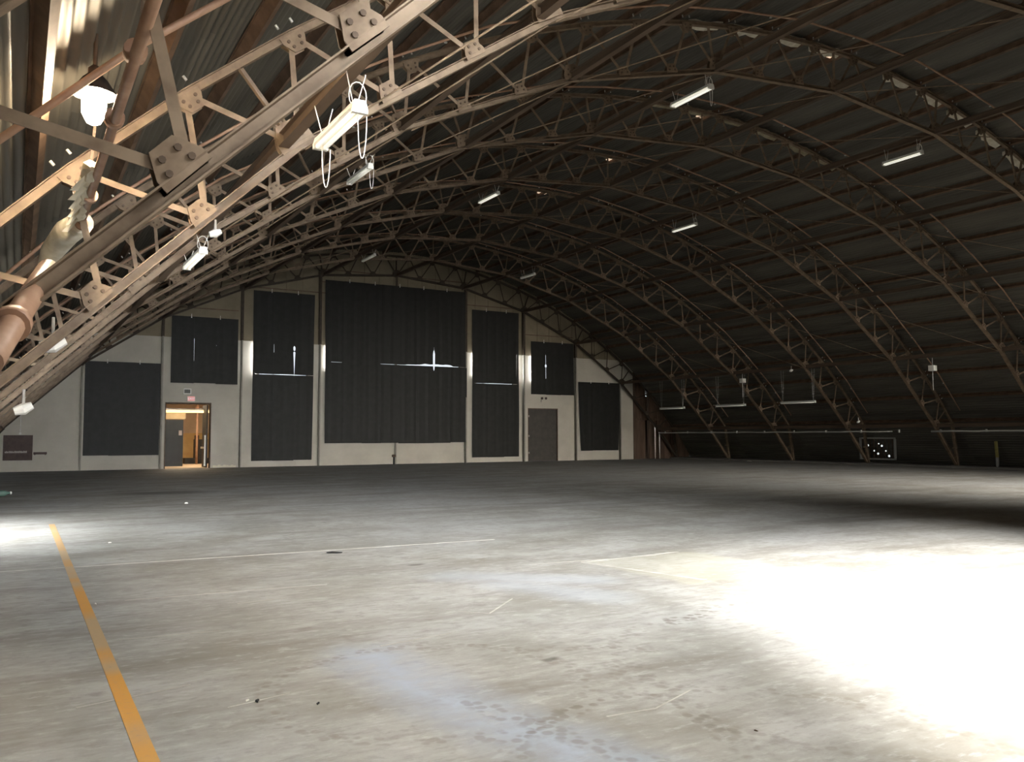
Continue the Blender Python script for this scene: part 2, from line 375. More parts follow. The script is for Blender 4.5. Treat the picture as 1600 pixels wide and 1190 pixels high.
# ------------------------------------------------------------------ black sheets over the windows
def prof(tab, t):
    if not tab: return 0.0
    if t <= tab[0][0] or t >= tab[-1][0]: return 0.0
    for (a, va), (b, vb) in zip(tab, tab[1:]):
        if a <= t <= b: return va + (vb-va)*(t-a)/(b-a)
    return 0.0
def curtain(label, x0, x1, zt, zb, n, split=None, seams={}, hgap=None, hooks=2, lean=(0, 0), ragged=0.02, dy=0):
    root = thing('blackout_curtain', label, 'curtain', ((x0+x1)/2, D-0.12-dy, zb), 'black sheets hung over the end wall windows')
    w = (x1-x0)/n
    levels = [(split, zt, 'u'), (zb, split, 'l')] if split else [(zb, zt, 'f')]
    for za, zc, kind in levels:
        for j in range(n):
            xa, xb = x0+j*w, x0+(j+1)*w
            zz = sorted({za, zc} | {za+(zc-za)*k/9 for k in range(10)} | {t for t, _ in seams.get(j, []) + seams.get(j+1, []) if za < t < zc})
            m = MB(); nc = 6; jag = random.uniform(-1, 1)*ragged; yo = -0.022 if j % 2 else 0.022
            front = []
            for z in zz:
                gl, gr = prof(seams.get(j), z), prof(seams.get(j+1), z)
                lt = (z-zb)/(zt-zb)
                la = xa + (gl/2 if gl > 0 else (-0.02 if j else lean[0]*(1-lt))); ra = xb - (gr/2 if gr > 0 else (-0.02 if j < n-1 else lean[1]*(1-lt)))
                row = []
                for c in range(nc+1):
                    xx = la+(ra-la)*c/nc; zq = z
                    if kind == 'u' and z == za: zq = z + prof(hgap, xx)/2 if hgap else z
                    elif kind == 'l' and z == zc: zq = z - prof(hgap, xx)/2 + (0.0 if prof(hgap, xx) else 0.03)
                    elif z == zb: zq = z + jag
                    row.append((xx, D-0.12+yo+0.006*math.sin(c*2.1+j*1.7)+0.02*math.sin(z*0.8+j), zq))
                front.append(row)
            k0 = len(m.v)
            for row in front:
                m.v += [(x-(x0+x1)/2, y-(D-0.12), z-zb) for x, y, z in row]
            off = len(m.v)
            for row in front:
                m.v += [(x-(x0+x1)/2, y-(D-0.12)+0.006, z-zb) for x, y, z in row]
            R_, C_ = len(front), nc+1
            for r in range(R_-1):
                for c in range(nc):
                    q = (r*C_+c, r*C_+c+1, (r+1)*C_+c+1, (r+1)*C_+c); m.f.append(q); m.m.append(0)
                    m.f.append(tuple(off+v for v in reversed(q))); m.m.append(0)
            rim = [c for c in range(C_)] + [r*C_+nc for r in range(1, R_)] + [(R_-1)*C_+c for c in range(nc-1, -1, -1)] + [r*C_ for r in range(R_-2, 0, -1)]
            for a, b in zip(rim, rim[1:]+rim[:1]): m.f.append((b, a, off+a, off+b)); m.m.append(0)
            link('sheet_strip', m.mesh('sheet_strip', CURTAIN), root)
    hm = MB(); hm.tube([(0, 0, 0.0), (0, 0, 0.16)], 0.016, 6); hm.tube([(0, 0, 0.0), (0, 0, -0.05)], 0.028, 6)
    hme = hm.mesh('hook', FIXW)
    for k in range(hooks): link('hook', hme, root, loc=((x1-x0)*((k+0.5)/hooks-0.5)*0.86, -0.05, zt-zb-0.03))
    return root
curtain('black window sheet on the white wall beside the brown sign', 2.92, 6.46, 5.50, 0.74, 3)
curtain('black window sheet directly above the lit open doorway', 6.96, 10.40, 8.09, 4.52, 3, None, {1: [(5.6, 0), (5.9, .004), (6.9, .012), (7.0, 0)], 2: [(6.5, 0), (6.6, .02), (6.7, 0)]})
curtain('tall black sheet between open doorway and widest sheet, one bright slit', 11.2, 14.66, 9.79, 0.33, 3, 5.13,
        {1: [(6.2, 0), (6.4, .012), (6.8, .006), (6.9, 0)], 2: [(4.7, 0), (5.2, .03), (5.9, .08), (6.42, .13), (6.46, .02), (6.5, .02), (6.55, .12), (6.7, .13), (6.82, 0)]},
        [(11.21, .025), (12.3, .03), (12.42, 0), (12.5, .03), (13.0, .045), (13.6, .04), (14.0, .02), (14.64, .025)], lean=(0, .08))
curtain('widest black sheet at mid wall with bright cross-shaped gap', 15.24, 24.42, 10.72, 1.27, 8, 5.95,
        {6: [(5.6, 0), (5.75, .08), (6.1, .14), (6.7, .15), (6.85, .10), (6.95, .03), (7.65, 0)]},
        [(15.5, 0), (15.6, .03), (16.2, .03), (16.3, 0), (18.6, 0), (18.7, .04), (19.8, .035), (20.2, .04), (20.4, .10), (21.2, .12), (21.5, .26), (21.9, .18), (22.3, .27), (22.7, .20), (23.0, .27), (23.3, .2), (23.4, .06), (24.3, .03), (24.41, 0)], hooks=5, lean=(.05, .06), ragged=.035, dy=.12)
curtain('tall black sheet beyond the widest one, thin level slit', 24.86, 28.29, 9.69, 0.32, 3, 5.01, {2: [(5.7, 0), (5.8, .02), (5.9, 0)]},
        [(24.9, .01), (25.5, .02), (25.6, 0), (25.7, .03), (26.4, .03), (26.5, .01), (26.6, .03), (28.2, .025), (28.28, 0)])
curtain('black window sheet directly above the closed dark door', 29.22, 32.63, 7.90, 4.39, 3, None, {1: [(5.4, 0), (5.5, .012), (5.8, .010), (6.2, .008), (6.24, .11), (6.36, .11), (6.4, .01), (7.0, .01), (7.1, 0)], 2: [(5.2, 0), (5.4, .02), (5.9, .012), (6.0, 0)]})
curtain('black window sheet hung low beside the brown boarded corner', 32.98, 36.52, 5.32, 0.64, 3, lean=(.2, .17))
# thin area lights added behind the sheet edges to imitate daylight leaking sideways
for xx, dr, z, h, e in ((11.19, -1, 6.0, 1.7, 75), (15.20, -1, 6.2, 1.4, 22), (24.83, -1, 6.2, 1.5, 40), (28.33, 1, 6.1, 1.7, 60), (29.18, -1, 6.1, 1.7, 50)):
    light('window_leak', 'AREA', (xx-dr*0.22, D-0.05, z), (dr, 0.10, -0.02), e, (0.96, 0.98, 1.0), shape='RECTANGLE', size=h, size_y=0.08).rotation_euler.rotate_axis('Z', math.pi/2)

# ------------------------------------------------------------------ doors, signs
d2 = thing('door_2', '', 'door', (29.03, D, 0)); del d2['label']; del d2['category']; structure(d2)
m = MB(); m.box(0.05, 1.145, 0.06, 0.12, 0.0, 3.42); link('leaf', m.mesh('leaf', DOORM), d2)
m = MB(); m.box(1.15, 2.28, 0.065, 0.135, 0.0, 3.42); link('leaf', m.mesh('leaf', DOORM), d2)
m = MB(); m.box(0, .05, -.02, .2, 0, 3.48); m.box(2.28, 2.33, -.02, .2, 0, 3.48); m.box(0, 2.33, -.02, .2, 3.42, 3.48); link('door_frame', m.mesh('door_frame', DARKSTEEL), d2)
for z in (0.5, 1.6, 2.9):
    m = MB(); m.box(.03, .09, -.03, .06, z, z+.12); link('hinge', m.mesh('hinge', LETTER), d2)
d1 = thing('door_1', '', 'door', (6.74, D, 0)); del d1['label']; del d1['category']; structure(d1)
m = MB(); m.box(0, .05, -.02, .3, 0, 3.49); m.box(2.28, 2.33, -.02, .3, 0, 3.49); m.box(0, 2.33, -.02, .3, 3.40, 3.49); link('door_frame', m.mesh('door_frame', DARKSTEEL), d1)
lf = link('leaf', boxes([(2.16, 2.23, 0.3, 1.5, 0.02, 3.38)]).mesh('leaf', DOORM), d1); lf['label'] = 'open door leaf with white bar'
link('push_bar', boxes([(2.07, 2.16, 0.45, 1.40, 1.02, 1.12), (2.08, 2.16, 0.42, 0.5, 0.1, 1.75)]).mesh('push_bar', FIXW), lf)
# room beyond the left doorway
rm = structure(link('wall_front', boxes([(4.4, 4.5, D+.3, D+11, 0, 4.3), (14.4, 14.5, D+.3, D+11, 0, 4.3), (4.4, 14.5, D+11, D+11.1, 1.9, 4.3)]).mesh('adjoining_room_wall', mat('tan_room_wall', (0.50, 0.40, 0.30), (0.6, 0.48, 0.36), 1, 0.8))))
link('wainscot', boxes([(4.5, 14.4, D+10.9, D+11.1, 0, 1.9)]).mesh('wainscot', mat('ochre_wainscot', (0.50, 0.33, 0.14), (0.58, 0.40, 0.18), 1.5, 0.8)), rm)
link('room_floor', boxes([(4.4, 14.5, D+.3, D+11.1, -.3, -0.002)]).mesh('room_floor', mat('room_floor', (0.36, 0.27, 0.18), (0.46, 0.36, 0.25), 1.5, 0.6)), rm)
link('room_ceiling', boxes([(4.4, 14.5, D+.3, D+11.1, 4.3, 4.4)]).mesh('room_ceiling', mat('room_ceiling', (0.3, 0.2, 0.12), (0.36, 0.25, 0.15), 2, 0.8)), rm)
for k in range(5):
    link('rafter', boxes([(4.5, 14.4, D+1.6+k*1.9, D+1.75+k*1.9, 4.0, 4.3)]).mesh('rafter', BROWN), rm)
t = thing('strip_lamp', 'lit warm strip lamp across the top of the open doorway', 'lamp', (8.05, D+1.25, 2.98))
link('reflector', boxes([(-1.5, 1.5, -.10, .10, .14, .22)]).mesh('reflector', FIXW), t); link('tube', boxes([(-1.5, 1.5, -.06, .06, 0, .13)]).mesh('tube', WARMTUBE), t)
link('hanger', boxes([(-1.2, -1.16, -.02, .02, .2, 1.1), (1.16, 1.2, -.02, .02, .2, 1.1)]).mesh('hanger', ZINC), t)
t = thing('partition_door', 'dark grey-green door panel standing inside the lit doorway', 'door', (7.05, D+3.0, 0))
link('slab', boxes([(0, 1.10, 0, .07, .02, 2.62)]).mesh('slab', DOORG), t); link('notice', boxes([(.86, 1.03, -.01, 0, 1.75, 2.02)]).mesh('notice', LETTER), t)
link('knob', boxes([(.0, .08, -.08, 0, 1.22, 1.30)]).mesh('knob', FIXW), t); link('jamb', boxes([(-.7, 0, 0, .1, 0, 3.2), (0, 1.2, 0, .1, 2.66, 3.05)]).mesh('jamb', mat('tan_jamb', (.42, .32, .18), (.5, .4, .24), 2, .8)), t)
m = MB(); m.tube([(0, 0, 0), (0, 0, 4.25)], .07, 10); m.tube([(0, 0, 3.2), (0, 0, 3.5)], .14, 10)
tag(link('standpipe', m.mesh('standpipe', PIPE, True), loc=(9.62, D+7.2, 0)), 'tan standpipe inside the room beyond the open doorway', 'pipe')
t = thing('machine', 'dark machine cabinet in the room beyond the open doorway', 'machine', (9.95, D+8.2, 0))
link('cabinet', boxes([(-.3, .45, -.3, .3, .1, 1.5)]).mesh('cabinet', BLACK), t); link('control_box', boxes([(-.35, -.1, -.42, -.3, 1.0, 1.75)]).mesh('control_box', BLACK), t); link('pedestal', boxes([(-.9, .5, -.35, .35, 0, .35)]).mesh('pedestal', BLACK), t)
light('room_lamp', 'AREA', (9.0, D+3.6, 4.0), (0, 0, -1), 900, (1.0, 0.80, 0.56), shape='RECTANGLE', size=4, size_y=3)  # unseen area light added to brighten the room; no fitting built for it

t = thing('exit_sign', 'glowing red exit sign above the lit open doorway', 'sign', (8.02, D-.03, 3.56))
link('housing', boxes([(-.19, .19, -.05, .03, 0, .26)]).mesh('housing', FIXW), t); link('face', boxes([(-.17, .17, -.062, -.05, .02, .24)]).mesh('face', EXITM), t)
def text(body, size, matl, parent, loc, ext=0.004):
    c = bpy.data.curves.new('lettering', 'FONT'); c.body = body; c.size = size; c.extrude = ext; c.align_x = 'CENTER'; c.materials.append(matl)
    tmp = bpy.data.objects.new('lettering_curve', c); COL.objects.link(tmp); dg = bpy.context.evaluated_depsgraph_get(); me = bpy.data.meshes.new_from_object(tmp.evaluated_get(dg)); bpy.data.objects.remove(tmp); bpy.data.curves.remove(c)
    o = bpy.data.objects.new('lettering', me); COL.objects.link(o); o.parent = parent; o.location = loc; o.rotation_euler = (math.pi/2, 0, 0); return o
text('EXIT', .17, EXITL, t, (0, -.066, .07))
def emergency(label, x, z, body):
    t = thing('emergency_light', label, 'emergency light', (x, D-.005, z))
    link('battery_box', boxes([(-.17, .17, -.08, .0, 0, .22)]).mesh('battery_box', body), t)
    for s in (-1, 1):
        m = MB(); m.tube([(s*.15, -.08, .26), (s*.15, -.16, .24)], [.06, .085], 10); link('lamp_head', m.mesh('lamp_head', SIGNB, True), t)
        m = MB(); m.tube([(s*.15, -.03, .2), (s*.15, -.08, .27)], .02, 6); link('bracket', m.mesh('bracket', ZINC), t)
emergency('twin-head emergency light above the closed dark door', 30.2, 3.90, WHITE)
t = thing('wall_box', 'pale framed box on the wall above the exit sign', 'box', (7.82, D-.02, 3.93))
link('frame', boxes([(-.2, .2, -.06, .02, 0, .05), (-.2, .2, -.06, .02, .25, .30), (-.2, -.15, -.06, .02, 0, .3), (.15, .2, -.06, .02, 0, .3)]).mesh('frame', FIXW), t); link('grille', boxes([(-.15, .15, -.03, .02, .05, .25)]).mesh('grille', CONC), t)
t = thing('sign_board', 'dark brown sign board with one pale line on the white wall', 'sign', (.11, D-.02, .55))
link('board', boxes([(-.62, .62, -.06, .02, 0, 1.22)]).mesh('board', SIGNB), t)
m = MB(); x = -.54
while x < .36:
    w = random.uniform(.03, .07); m.box(x, x+w, -.066, -.06, .36, .36+random.choice((.07, .09, .1))); x += w+random.uniform(.006, .014)
link('lettering', m.mesh('lettering', LETTER), t)
tag(link('wall_rail', boxes([(-.29, .29, -.09, .02, 0, .11), (-.25, -.2, -.04, .02, -.03, 0), (.2, .25, -.04, .02, -.03, 0)]).mesh('wall_rail', SIGNB), loc=(1.06, D-.02, .83)), 'short dark brown rail beside the brown sign board', 'rail')
m = MB(); m.tube([(0, 0, 1.8), (0, 0, 3.3)], .02, 6); m.box(-.05, .05, -.03, .04, 1.78, 1.88); tag(link('conduit', m.mesh('conduit', ZINC), loc=(.19, D-.05, .02)), 'thin conduit rising above the brown sign board', 'conduit')
t = thing('hydrant_valve', 'small dark valve at the foot of the mid column under the widest sheet', 'valve', (19.5, D-.3, 0))
m = MB(); m.tube([(0, 0, 0), (0, 0, .55)], .05, 8); link('riser', m.mesh('riser', BLACK), t); m = MB(); m.tube([(-.1, 0, .5), (.1, 0, .5)], .08, 8); link('wheel', m.mesh('wheel', DARKSTEEL), t)

# ------------------------------------------------------------------ roof
n = 48; m = MB()
for k in range(n):
    a0, a1 = -AEND+2*AEND*k/n, -AEND+2*AEND*(k+1)/n
    q = []
    for R in (RS+0.12, RS+0.2):
        for a in (a0, a1): q.append((CX+R*math.sin(a), CZ+R*math.cos(a)))
    m.prism([q[0], q[1], q[3], q[2]], YN, D+0.9)
ceil = structure(link('ceiling', m.mesh('ceiling', ROOF)))
NSEG = 12; dA = 2*AEND/NSEG
def sheet_mesh():
    m = MB(); nr = int(dA*RS/0.145); half = dA/2*1.01; q = 8
    prof_ = []
    for k in range(nr*q+1):
        a = -half + 2*half*k/(nr*q); r = RS + 0.028*math.sin(2*math.pi*k/q)
        prof_.append((r*math.sin(a), r*math.cos(a)))
    for y in (0, 1):
        m.v += [(x, y, z) for x, z in prof_]
    o = len(prof_)
    for k in range(o-1): m.f.append((k+1, k, o+k, o+k+1)); m.m.append(0)
    return m.mesh('corrugated_sheet', ROOF, True)
SM = sheet_mesh()
ye = [YN] + sorted(TY); ye[-1] = D
for b, (ya, yb) in enumerate(zip(ye, ye[1:])):
    for s in range(NSEG):
        a = -AEND + dA*(s+0.5) + random.uniform(-.0006, .0006)
        dr = random.uniform(0, 0.03)
        M = Matrix.Translation((CX+dr*math.sin(a), ya-0.05, CZ+dr*math.cos(a))) @ Matrix.Rotation(a, 4, 'Y') @ Matrix.Diagonal((1, yb-ya+0.1, 1, 1))
        link('corrugated_sheet', SM, ceil, M)
pm = MB(); pm.isec((0, YN+.1, 0), (0, D-.02, 0), 0.17, 0.09, 0.012); PM = pm.mesh('purlin', PURLIN)
for k in range(-16, 16):
    a = AL*(k+.5); R = RT+0.11+0.095
    if k+.5 < -15.6 or k+.5 > 15.6: continue
    link('purlin', PM, ceil, Matrix.Translation((CX+R*math.sin(a), 0, CZ+R*math.cos(a))) @ Matrix.Rotation(a, 4, 'Y'))
# near end wall with its open bay
m = MB(); oz = [(0.9, 7.6, 5.3)]
xs = sorted([-2.4, 42.2] + [v for o in oz for v in o[:2]] + [4+2*k for k in range(19)])
for a, b in zip(xs, xs[1:]):
    z0 = 0
    for o in oz:
        if o[0] <= (a+b)/2 <= o[1]: z0 = o[2]
    m.prism([(a, z0), (b, z0), (b, roof_z(b)+.2), (a, roof_z(a)+.2)], YN-.25, YN)
structure(link('wall_near', m.mesh('wall_near', SIDING)))
# pale patches beside the trusses, their brightness put in as emission
m = MB(); m.bar((-.22, 0, 0), (.22, 0, 0), .34, .012); m.bar((-.2, -.17, 0), (.2, -.17, 0), .03, .03); m.bar((-.2, .17, 0), (.2, .17, 0), .03, .03)
PATCHM = m.mesh('rooflight', PATCHGLOW)
for y, ang in ((16.2, 1.6), (21.66, 1.55), (27.0, 1.7), (32.35, 1.8), (16.1, 10.9)):
    a = math.radians(ang); R = RS-.05
    link('rooflight', PATCHM, ceil, Matrix.Translation((CX+R*math.sin(a), y, CZ+R*math.cos(a))) @ Matrix.Rotation(a, 4, 'Y'))

# ------------------------------------------------------------------ trusses
def P3(i, R): x, z = pol(i, R); return Vector((x, 0, z))
def PB(i):
    if i % 3 == 0: return P3(i, RB)
    a = (i//3)*3; return P3(a, RB).lerp(P3(a+3, RB), (i-a)/3)
m = MB(); idx = list(range(-15, 16))
for a, b in zip(idx, idx[1:]):
    pa, pb = PB(a), PB(b); m.isec(pa, pb, .095, .135, .012, (pa+pb)-Vector((0, 0, 2*CZ)), 0, -.05)
BC = m.mesh('bottom_chord', STEEL)
m = MB(); it = [k+.5 for k in range(-16, 16)]
for a, b in zip(it, it[1:]):
    pa, pb = P3(a, RT), P3(b, RT); m.isec(pa, pb, .095, .11, .012, (pa+pb)-Vector((0, 0, 2*CZ)))
TC = m.mesh('top_chord', STEEL)
LW = (P3(0.5, RT)-P3(0, RB)).length
m = MB(); m.bar((0.07, 0, 0), (LW-.07, 0, 0), .075, .010, (0, 0, 1), -.033); m.bar((0.07, 0, 0), (LW-.07, 0, 0), .010, .066, (0, 0, 1), 0, .033)
WEBM = m.mesh('web_member', STEEL)
m = MB(); hp = RT*math.cos(AL/2)-RB; m.bar((0, 0, .05), (0, 0, hp-.05), .08, .010, (1, 0, 0), -.035); m.bar((0, 0, .05), (0, 0, hp-.05), .010, .07, (1, 0, 0), 0, .035)
POST = m.mesh('post', STEEL)
def gusset(sign, s=1.0):
    m = MB(); h = .34*s*sign; w0, w1 = .26*s, .13*s
    poly = [(-w0, 0), (w0, 0), (w0*.98, h*.35), (w1, h), (-w1, h), (-w0*.98, h*.35)]
    if sign < 0: poly = poly[::-1]
    m.prism(poly, -.058, -.044); m.prism(poly, .044, .058)
    for bx, bz in ((-.13*s, h*.32), (.13*s, h*.32), (-.09*s, h*.68), (.09*s, h*.68)):
        m.tube([(bx, -.072, bz), (bx, -.058, bz)], .022, 8, 2)
    if sign < 0:
        for q in (-.11, .11): m.tube([(q, -.05, .11), (q, -.05, .17)], .018, 6, 1)
    return m
GB = gusset(1, .66).mesh('gusset_plate', [STEEL, ZINC, DARKSTEEL]); GBM = gusset(1, .95).mesh('gusset_plate', [STEEL, ZINC, DARKSTEEL]); GT = gusset(-1, .66).mesh('gusset_plate', [STEEL, ZINC, DARKSTEEL])
BASE = 41.424-CX
def legs(side):
    out = []
    m = MB(); p = P3(15*side, RB); q = Vector((BASE*side, 0, .12)); m.isec(p, q, .15, .13, .014, (1, 0, 0)); out.append(m.mesh('leg', STEEL))
    m = MB(); p = P3(15.5*side, RT); m.isec(p, Vector((BASE*side+.06*side, 0, .12)), .13, .12, .014, (1, 0, 0)); out.append(m.mesh('leg', STEEL))
    m = MB(); m.bar((BASE*side*.9835, 0, 1.0), (BASE*side*.9985, 0, 1.0), .06, .06); out.append(m.mesh('leg_strut', STEEL))
    m = MB(); m.box(BASE*side-.2, BASE*side+.28, -.2, .2, 0, .12); out.append(m.mesh('base_plate', CONC))
    return out
LEGS = legs(-1)+legs(1)
def rod(a, b, r=.014, dia=6):
    m = MB(); m.tube([a, b], r, dia); return m.mesh('brace_rod', STEEL)
RODS = {}
def along(p, q, roll=0):
    x = (q-p).normalized(); y = Vector((0, 1, 0)); z = x.cross(y).normalized(); y = z.cross(x)
    return Matrix(((x.x, y.x, z.x, p.x), (x.y, y.y, z.y, p.y), (x.z, y.z, z.z, p.z), (0, 0, 0, 1)))
ORD = ['standing against the panelled end wall', 'first out from the end wall', 'second out from the end wall', 'third out from the end wall', 'fourth out from the end wall', 'fifth out from the end wall', 'sixth out from the end wall, with olive insulation strips', 'seventh out from the end wall, just beyond the pipe lamp', 'eighth out from the end wall, crossing before the pipe lamp', 'ninth out from the end wall, above the viewpoint']
for k, Y in enumerate(TY):
    t = thing('roof_truss', 'arched rusty steel roof truss '+ORD[k], 'truss', (CX+{6: .08, 7: .2, 8: .24, 9: .2}.get(k, 0), Y, 0), 'arched roof trusses')
    link('bottom_chord', BC, t); link('top_chord', TC, t)
    for i in range(-15, 16):
        p = PB(i); a = AL*i
        rot = Matrix.Translation(p) @ Matrix.Rotation(a, 4, 'Y')
        for s in (-.5, .5): q = P3(i+s, RT); link('web_member', WEBM, t, along(p, q) @ Matrix.Diagonal(((q-p).length/LW, 1, 1, 1)))
        link('gusset_plate', GBM if i % 3 == 0 else GB, t, rot)
        if i % 3 == 0: link('post', POST, t, rot)
        if i < 15 : link('gusset_plate', GT, t, Matrix.Translation(P3(i+.5, RT)) @ Matrix.Rotation(AL*(i+.5), 4, 'Y'))
    for me, nm in zip(LEGS, ['leg', 'leg', 'leg_strut', 'base_plate']*2): link(nm, me, t)
    if 2 <= k <= 8:
        for j in range(-12, 12, 3):
            a = P3(j, RB-.05); b = P3(j+3, RB-.05)
            dy = TY[k-1]-Y
            link('brace_rod', rod(Vector((a.x, dy-.08, a.z)), Vector((b.x, .08, b.z))), t)
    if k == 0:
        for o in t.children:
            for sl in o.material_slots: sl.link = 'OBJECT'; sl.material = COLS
    if k in (5, 6):       # pale paper tucked above the top chord
        for i in range(-4 if k == 6 else -2, 12 if k == 6 else 4):
            if random.random() < .25: continue
            p0, p1 = P3(i+.5+.15, RT+.10), P3(i+.5+.80+.1*random.random(), RT+.10)
            m = MB(); up = Vector((p0.x, 0, p0.z-CZ)).normalized(); nst = 5; pts = []
            for q in range(nst+1):
                c = p0.lerp(p1, q/nst); pts.append((c+up*random.uniform(-.03, .03), random.uniform(.22, .34)))
            for (c0, w0), (c1, w1) in zip(pts, pts[1:]):
                m.quad_box([c0+Vector((0, .10, 0)), c1+Vector((0, .10, 0)), c1+Vector((0, .10+w1, -.08)), c0+Vector((0, .10+w0, -.08)), c0+up*.05+Vector((0, .10, 0)), c1+up*.05+Vector((0, .10, 0)), c1+up*.05+Vector((0, .10+w1, 0)), c0+up*.05+Vector((0, .10+w0, 0))])
            link('insulation_strip', m.mesh('insulation_strip', INSUL if k == 6 else OLIVE), t)
# ------------------------------------------------------------------ long tie beams under the trusses
tb = MB(); tb.isec((0, 0, 0), (0, 1, 0), .17, .13, .012); TB = tb.mesh('beam_segment', DARKSTEEL)
where = {0: 'at the crown of the arch', 3: 'first step down from the crown towards the dark side', 6: 'second step down from the crown towards the dark side', 9: 'third step down from the crown towards the dark side', 12: 'low on the dark side above the hung strip lights', 15: 'lowest on the dark side just above the long pale pipe',
         -3: 'first step down from the crown towards the lamplit side', -6: 'second step down from the crown towards the lamplit side', -9: 'third step down from the crown towards the lamplit side', -12: 'low on the lamplit side carrying a bright twin-tube light', -15: 'lowest on the lamplit side near the floor'}
for j in range(-15, 16, 3):
    p = P3(j, RB)
    t = thing('tie_beam', 'long dark steel tie beam '+where[j], 'beam', (CX+p.x, 0, p.z+.02), 'tie beams along the bottom chords')
    for ya, yb in zip(ye, ye[1:]):
        if ya < -2: ya = YN+.1
        link('beam_segment', TB, t, Matrix.Translation((0, ya+.09, 0)) @ Matrix.Diagonal((1, yb-ya-.18, 1, 1)))
# ------------------------------------------------------------------ sprinkler branch pipes
hd = MB(); hd.tube([(0, 0, 0), (0, 0, -.07)], .012, 6); hd.tube([(0, 0, -.07), (0, 0, -.085)], .035, 8); HD = hd.mesh('sprinkler_head', ZINC)
sp_rows = [(41.4, -15, 15, 'over the end wall bay'), (36.1, -15, 15, 'one bay out from the end wall'), (30.75, -15, 15, 'two bays out from the end wall'), (25.4, -15, 15, 'three bays out from the end wall'), (20.0, -15, 15, 'four bays out from the end wall'), (14.7, -15, 15, 'five bays out from the end wall'), (8.05, -14.5, 12, 'just beyond the bright pipe lamp'), (12.03, 2, 15, 'between the two nearest dark-side arches')]
for y, i0, i1, wh in sp_rows:
    R = RT-.03
    t = thing('sprinkler_pipe', 'thin arched sprinkler pipe '+wh, 'pipe', (CX, y, 0), 'arched sprinkler branch pipes')
    m = MB(); pts = []; i = i0
    while i < i1: pts.append(P3(i, R-.04*(i % 3 == 0))); i += 1.5
    pts.append(P3(i1, R)); m.tube(pts, .028 if y > 10 else .036, 8); link('pipe', m.mesh('pipe', PIPE, True), t)
    i = i0+.8
    while i < i1: link('sprinkler_head', HD, t, Matrix.Translation(P3(i, R-.02))); i += 2.0
# ------------------------------------------------------------------ fluorescent strip lights
def wire(a, b, sag=0, r=.006, n=6):
    m = MB(); a = Vector(a); b = Vector(b)
    m.tube([a.lerp(b, k/n)+Vector((0, 0, -sag*4*(k/n)*(1-k/n))) for k in range(n+1)], r, 5); return m
def loop(c, rx, rz, r=.008, n=14, t0=0, t1=2*math.pi):
    m = MB(); m.tube([Vector((c[0]+rx*math.cos(t0+(t1-t0)*k/n), c[1], c[2]+rz*math.sin(t0+(t1-t0)*k/n))) for k in range(n+1)], r, 5); return m
def strip(label, x, y0, y1, z, top, tubes, w=.13, cords=0, loops=0, group='hanging strip lights', body=FIXW):
    L = y1-y0; t = thing('strip_light', label, 'light', (x, (y0+y1)/2, z), group)
    m = MB(); m.prism([(-w/2, .0), (w/2, .0), (w*.36, .075), (-w*.36, .075)], -L/2, L/2); link('housing', m.mesh('housing', body), t)
    for s in ((-1, 1) if w > .1 else (0,)):
        m = MB(); m.tube([(s*w*.27, -L/2+.04, -.028), (s*w*.27, L/2-.04, -.028)], .024, 10); link('tube', m.mesh('tube', tubes, True), t)
    for s in (-1, 1):
        m = MB(); m.prism([(-w*.5, -.05), (w*.5, -.05), (w*.5, .0), (w*.36, .078), (-w*.36, .078), (-w*.5, .0)], s*L/2-.025, s*L/2+.025); link('end_cap', m.mesh('end_cap', body), t)
        hh = top-z
        m = wire((-.02, s*(L/2-.12), .08), (-.10, s*(L/2-.10), hh)); mm2 = wire((.02, s*(L/2-.12), .08), (.10, s*(L/2-.10), hh)); o = len(m.v)
        m.v += mm2.v; m.f += [tuple(o+q for q in f) for f in mm2.f]; m.m += mm2.m
        link('hanger', m.mesh('hanger', body), t)
    for c in range(cords):
        m = loop((.05, -L/2+.05 if c % 2 == 0 else L/2-.05, -.05), .045, .42, .006, 14, math.pi, 2*math.pi); link('pull_cord', m.mesh('pull_cord', body), t)
    for c in range(loops):
        m = loop((.03*c, -L/2+.05+.05*c, .14), .09+.04*c, .14+.03*c, .006); link('cable_coil', m.mesh('cable_coil', body), t)
    return t
strip('bright twin-tube strip light dangling cords, low on the lamplit side', 2.78, 7.70, 8.92, 4.86, 5.25, TUBE_ON, .16, 2, 1)
strip('dull strip light hung just beyond the bright twin-tube one', 6.51, 17.3, 18.65, 7.55, 7.85, TUBE_DIM, .13, 1, 1)
strip('strip light on the crown-side beam, midway to the widest sheet', 15.06, 26.85, 28.3, 10.58, 10.9, TUBE_ON, .14)
strip('bright strip light with coiled cable and hanging cord near the crown', 15.06, 15.75, 17.2, 10.55, 10.9, TUBE_ON, .19, 1, 2)
strip('small white strip light midway along the beam beyond the crown', 24.14, 26.25, 27.7, 10.42, 10.9, TUBE_ON, .13, 0, 1)
strip('bright white strip light farthest towards the dark roof side', 24.14, 16.05, 17.4, 10.46, 10.9, TUBE_ON, .13, 0, 2)
strip('tiny strip light above the sheet over the closed door', 24.14, 39.0, 40.4, 10.45, 10.9, TUBE_DIM, .13)
strip('tiny strip light in front of the end truss above the widest sheet', 15.06, 39.3, 41.0, 10.6, 10.9, TUBE_DIM, .13)
strip('white strip light in front of the arches left of the sheet over the doorway', 2.75, 15.5, 17.15, 4.94, 5.25, TUBE_ON, .15, 0, 1)
DIM = mat('grey_enamel', (.5, .5, .46), (.56, .55, .5), 3, .5)
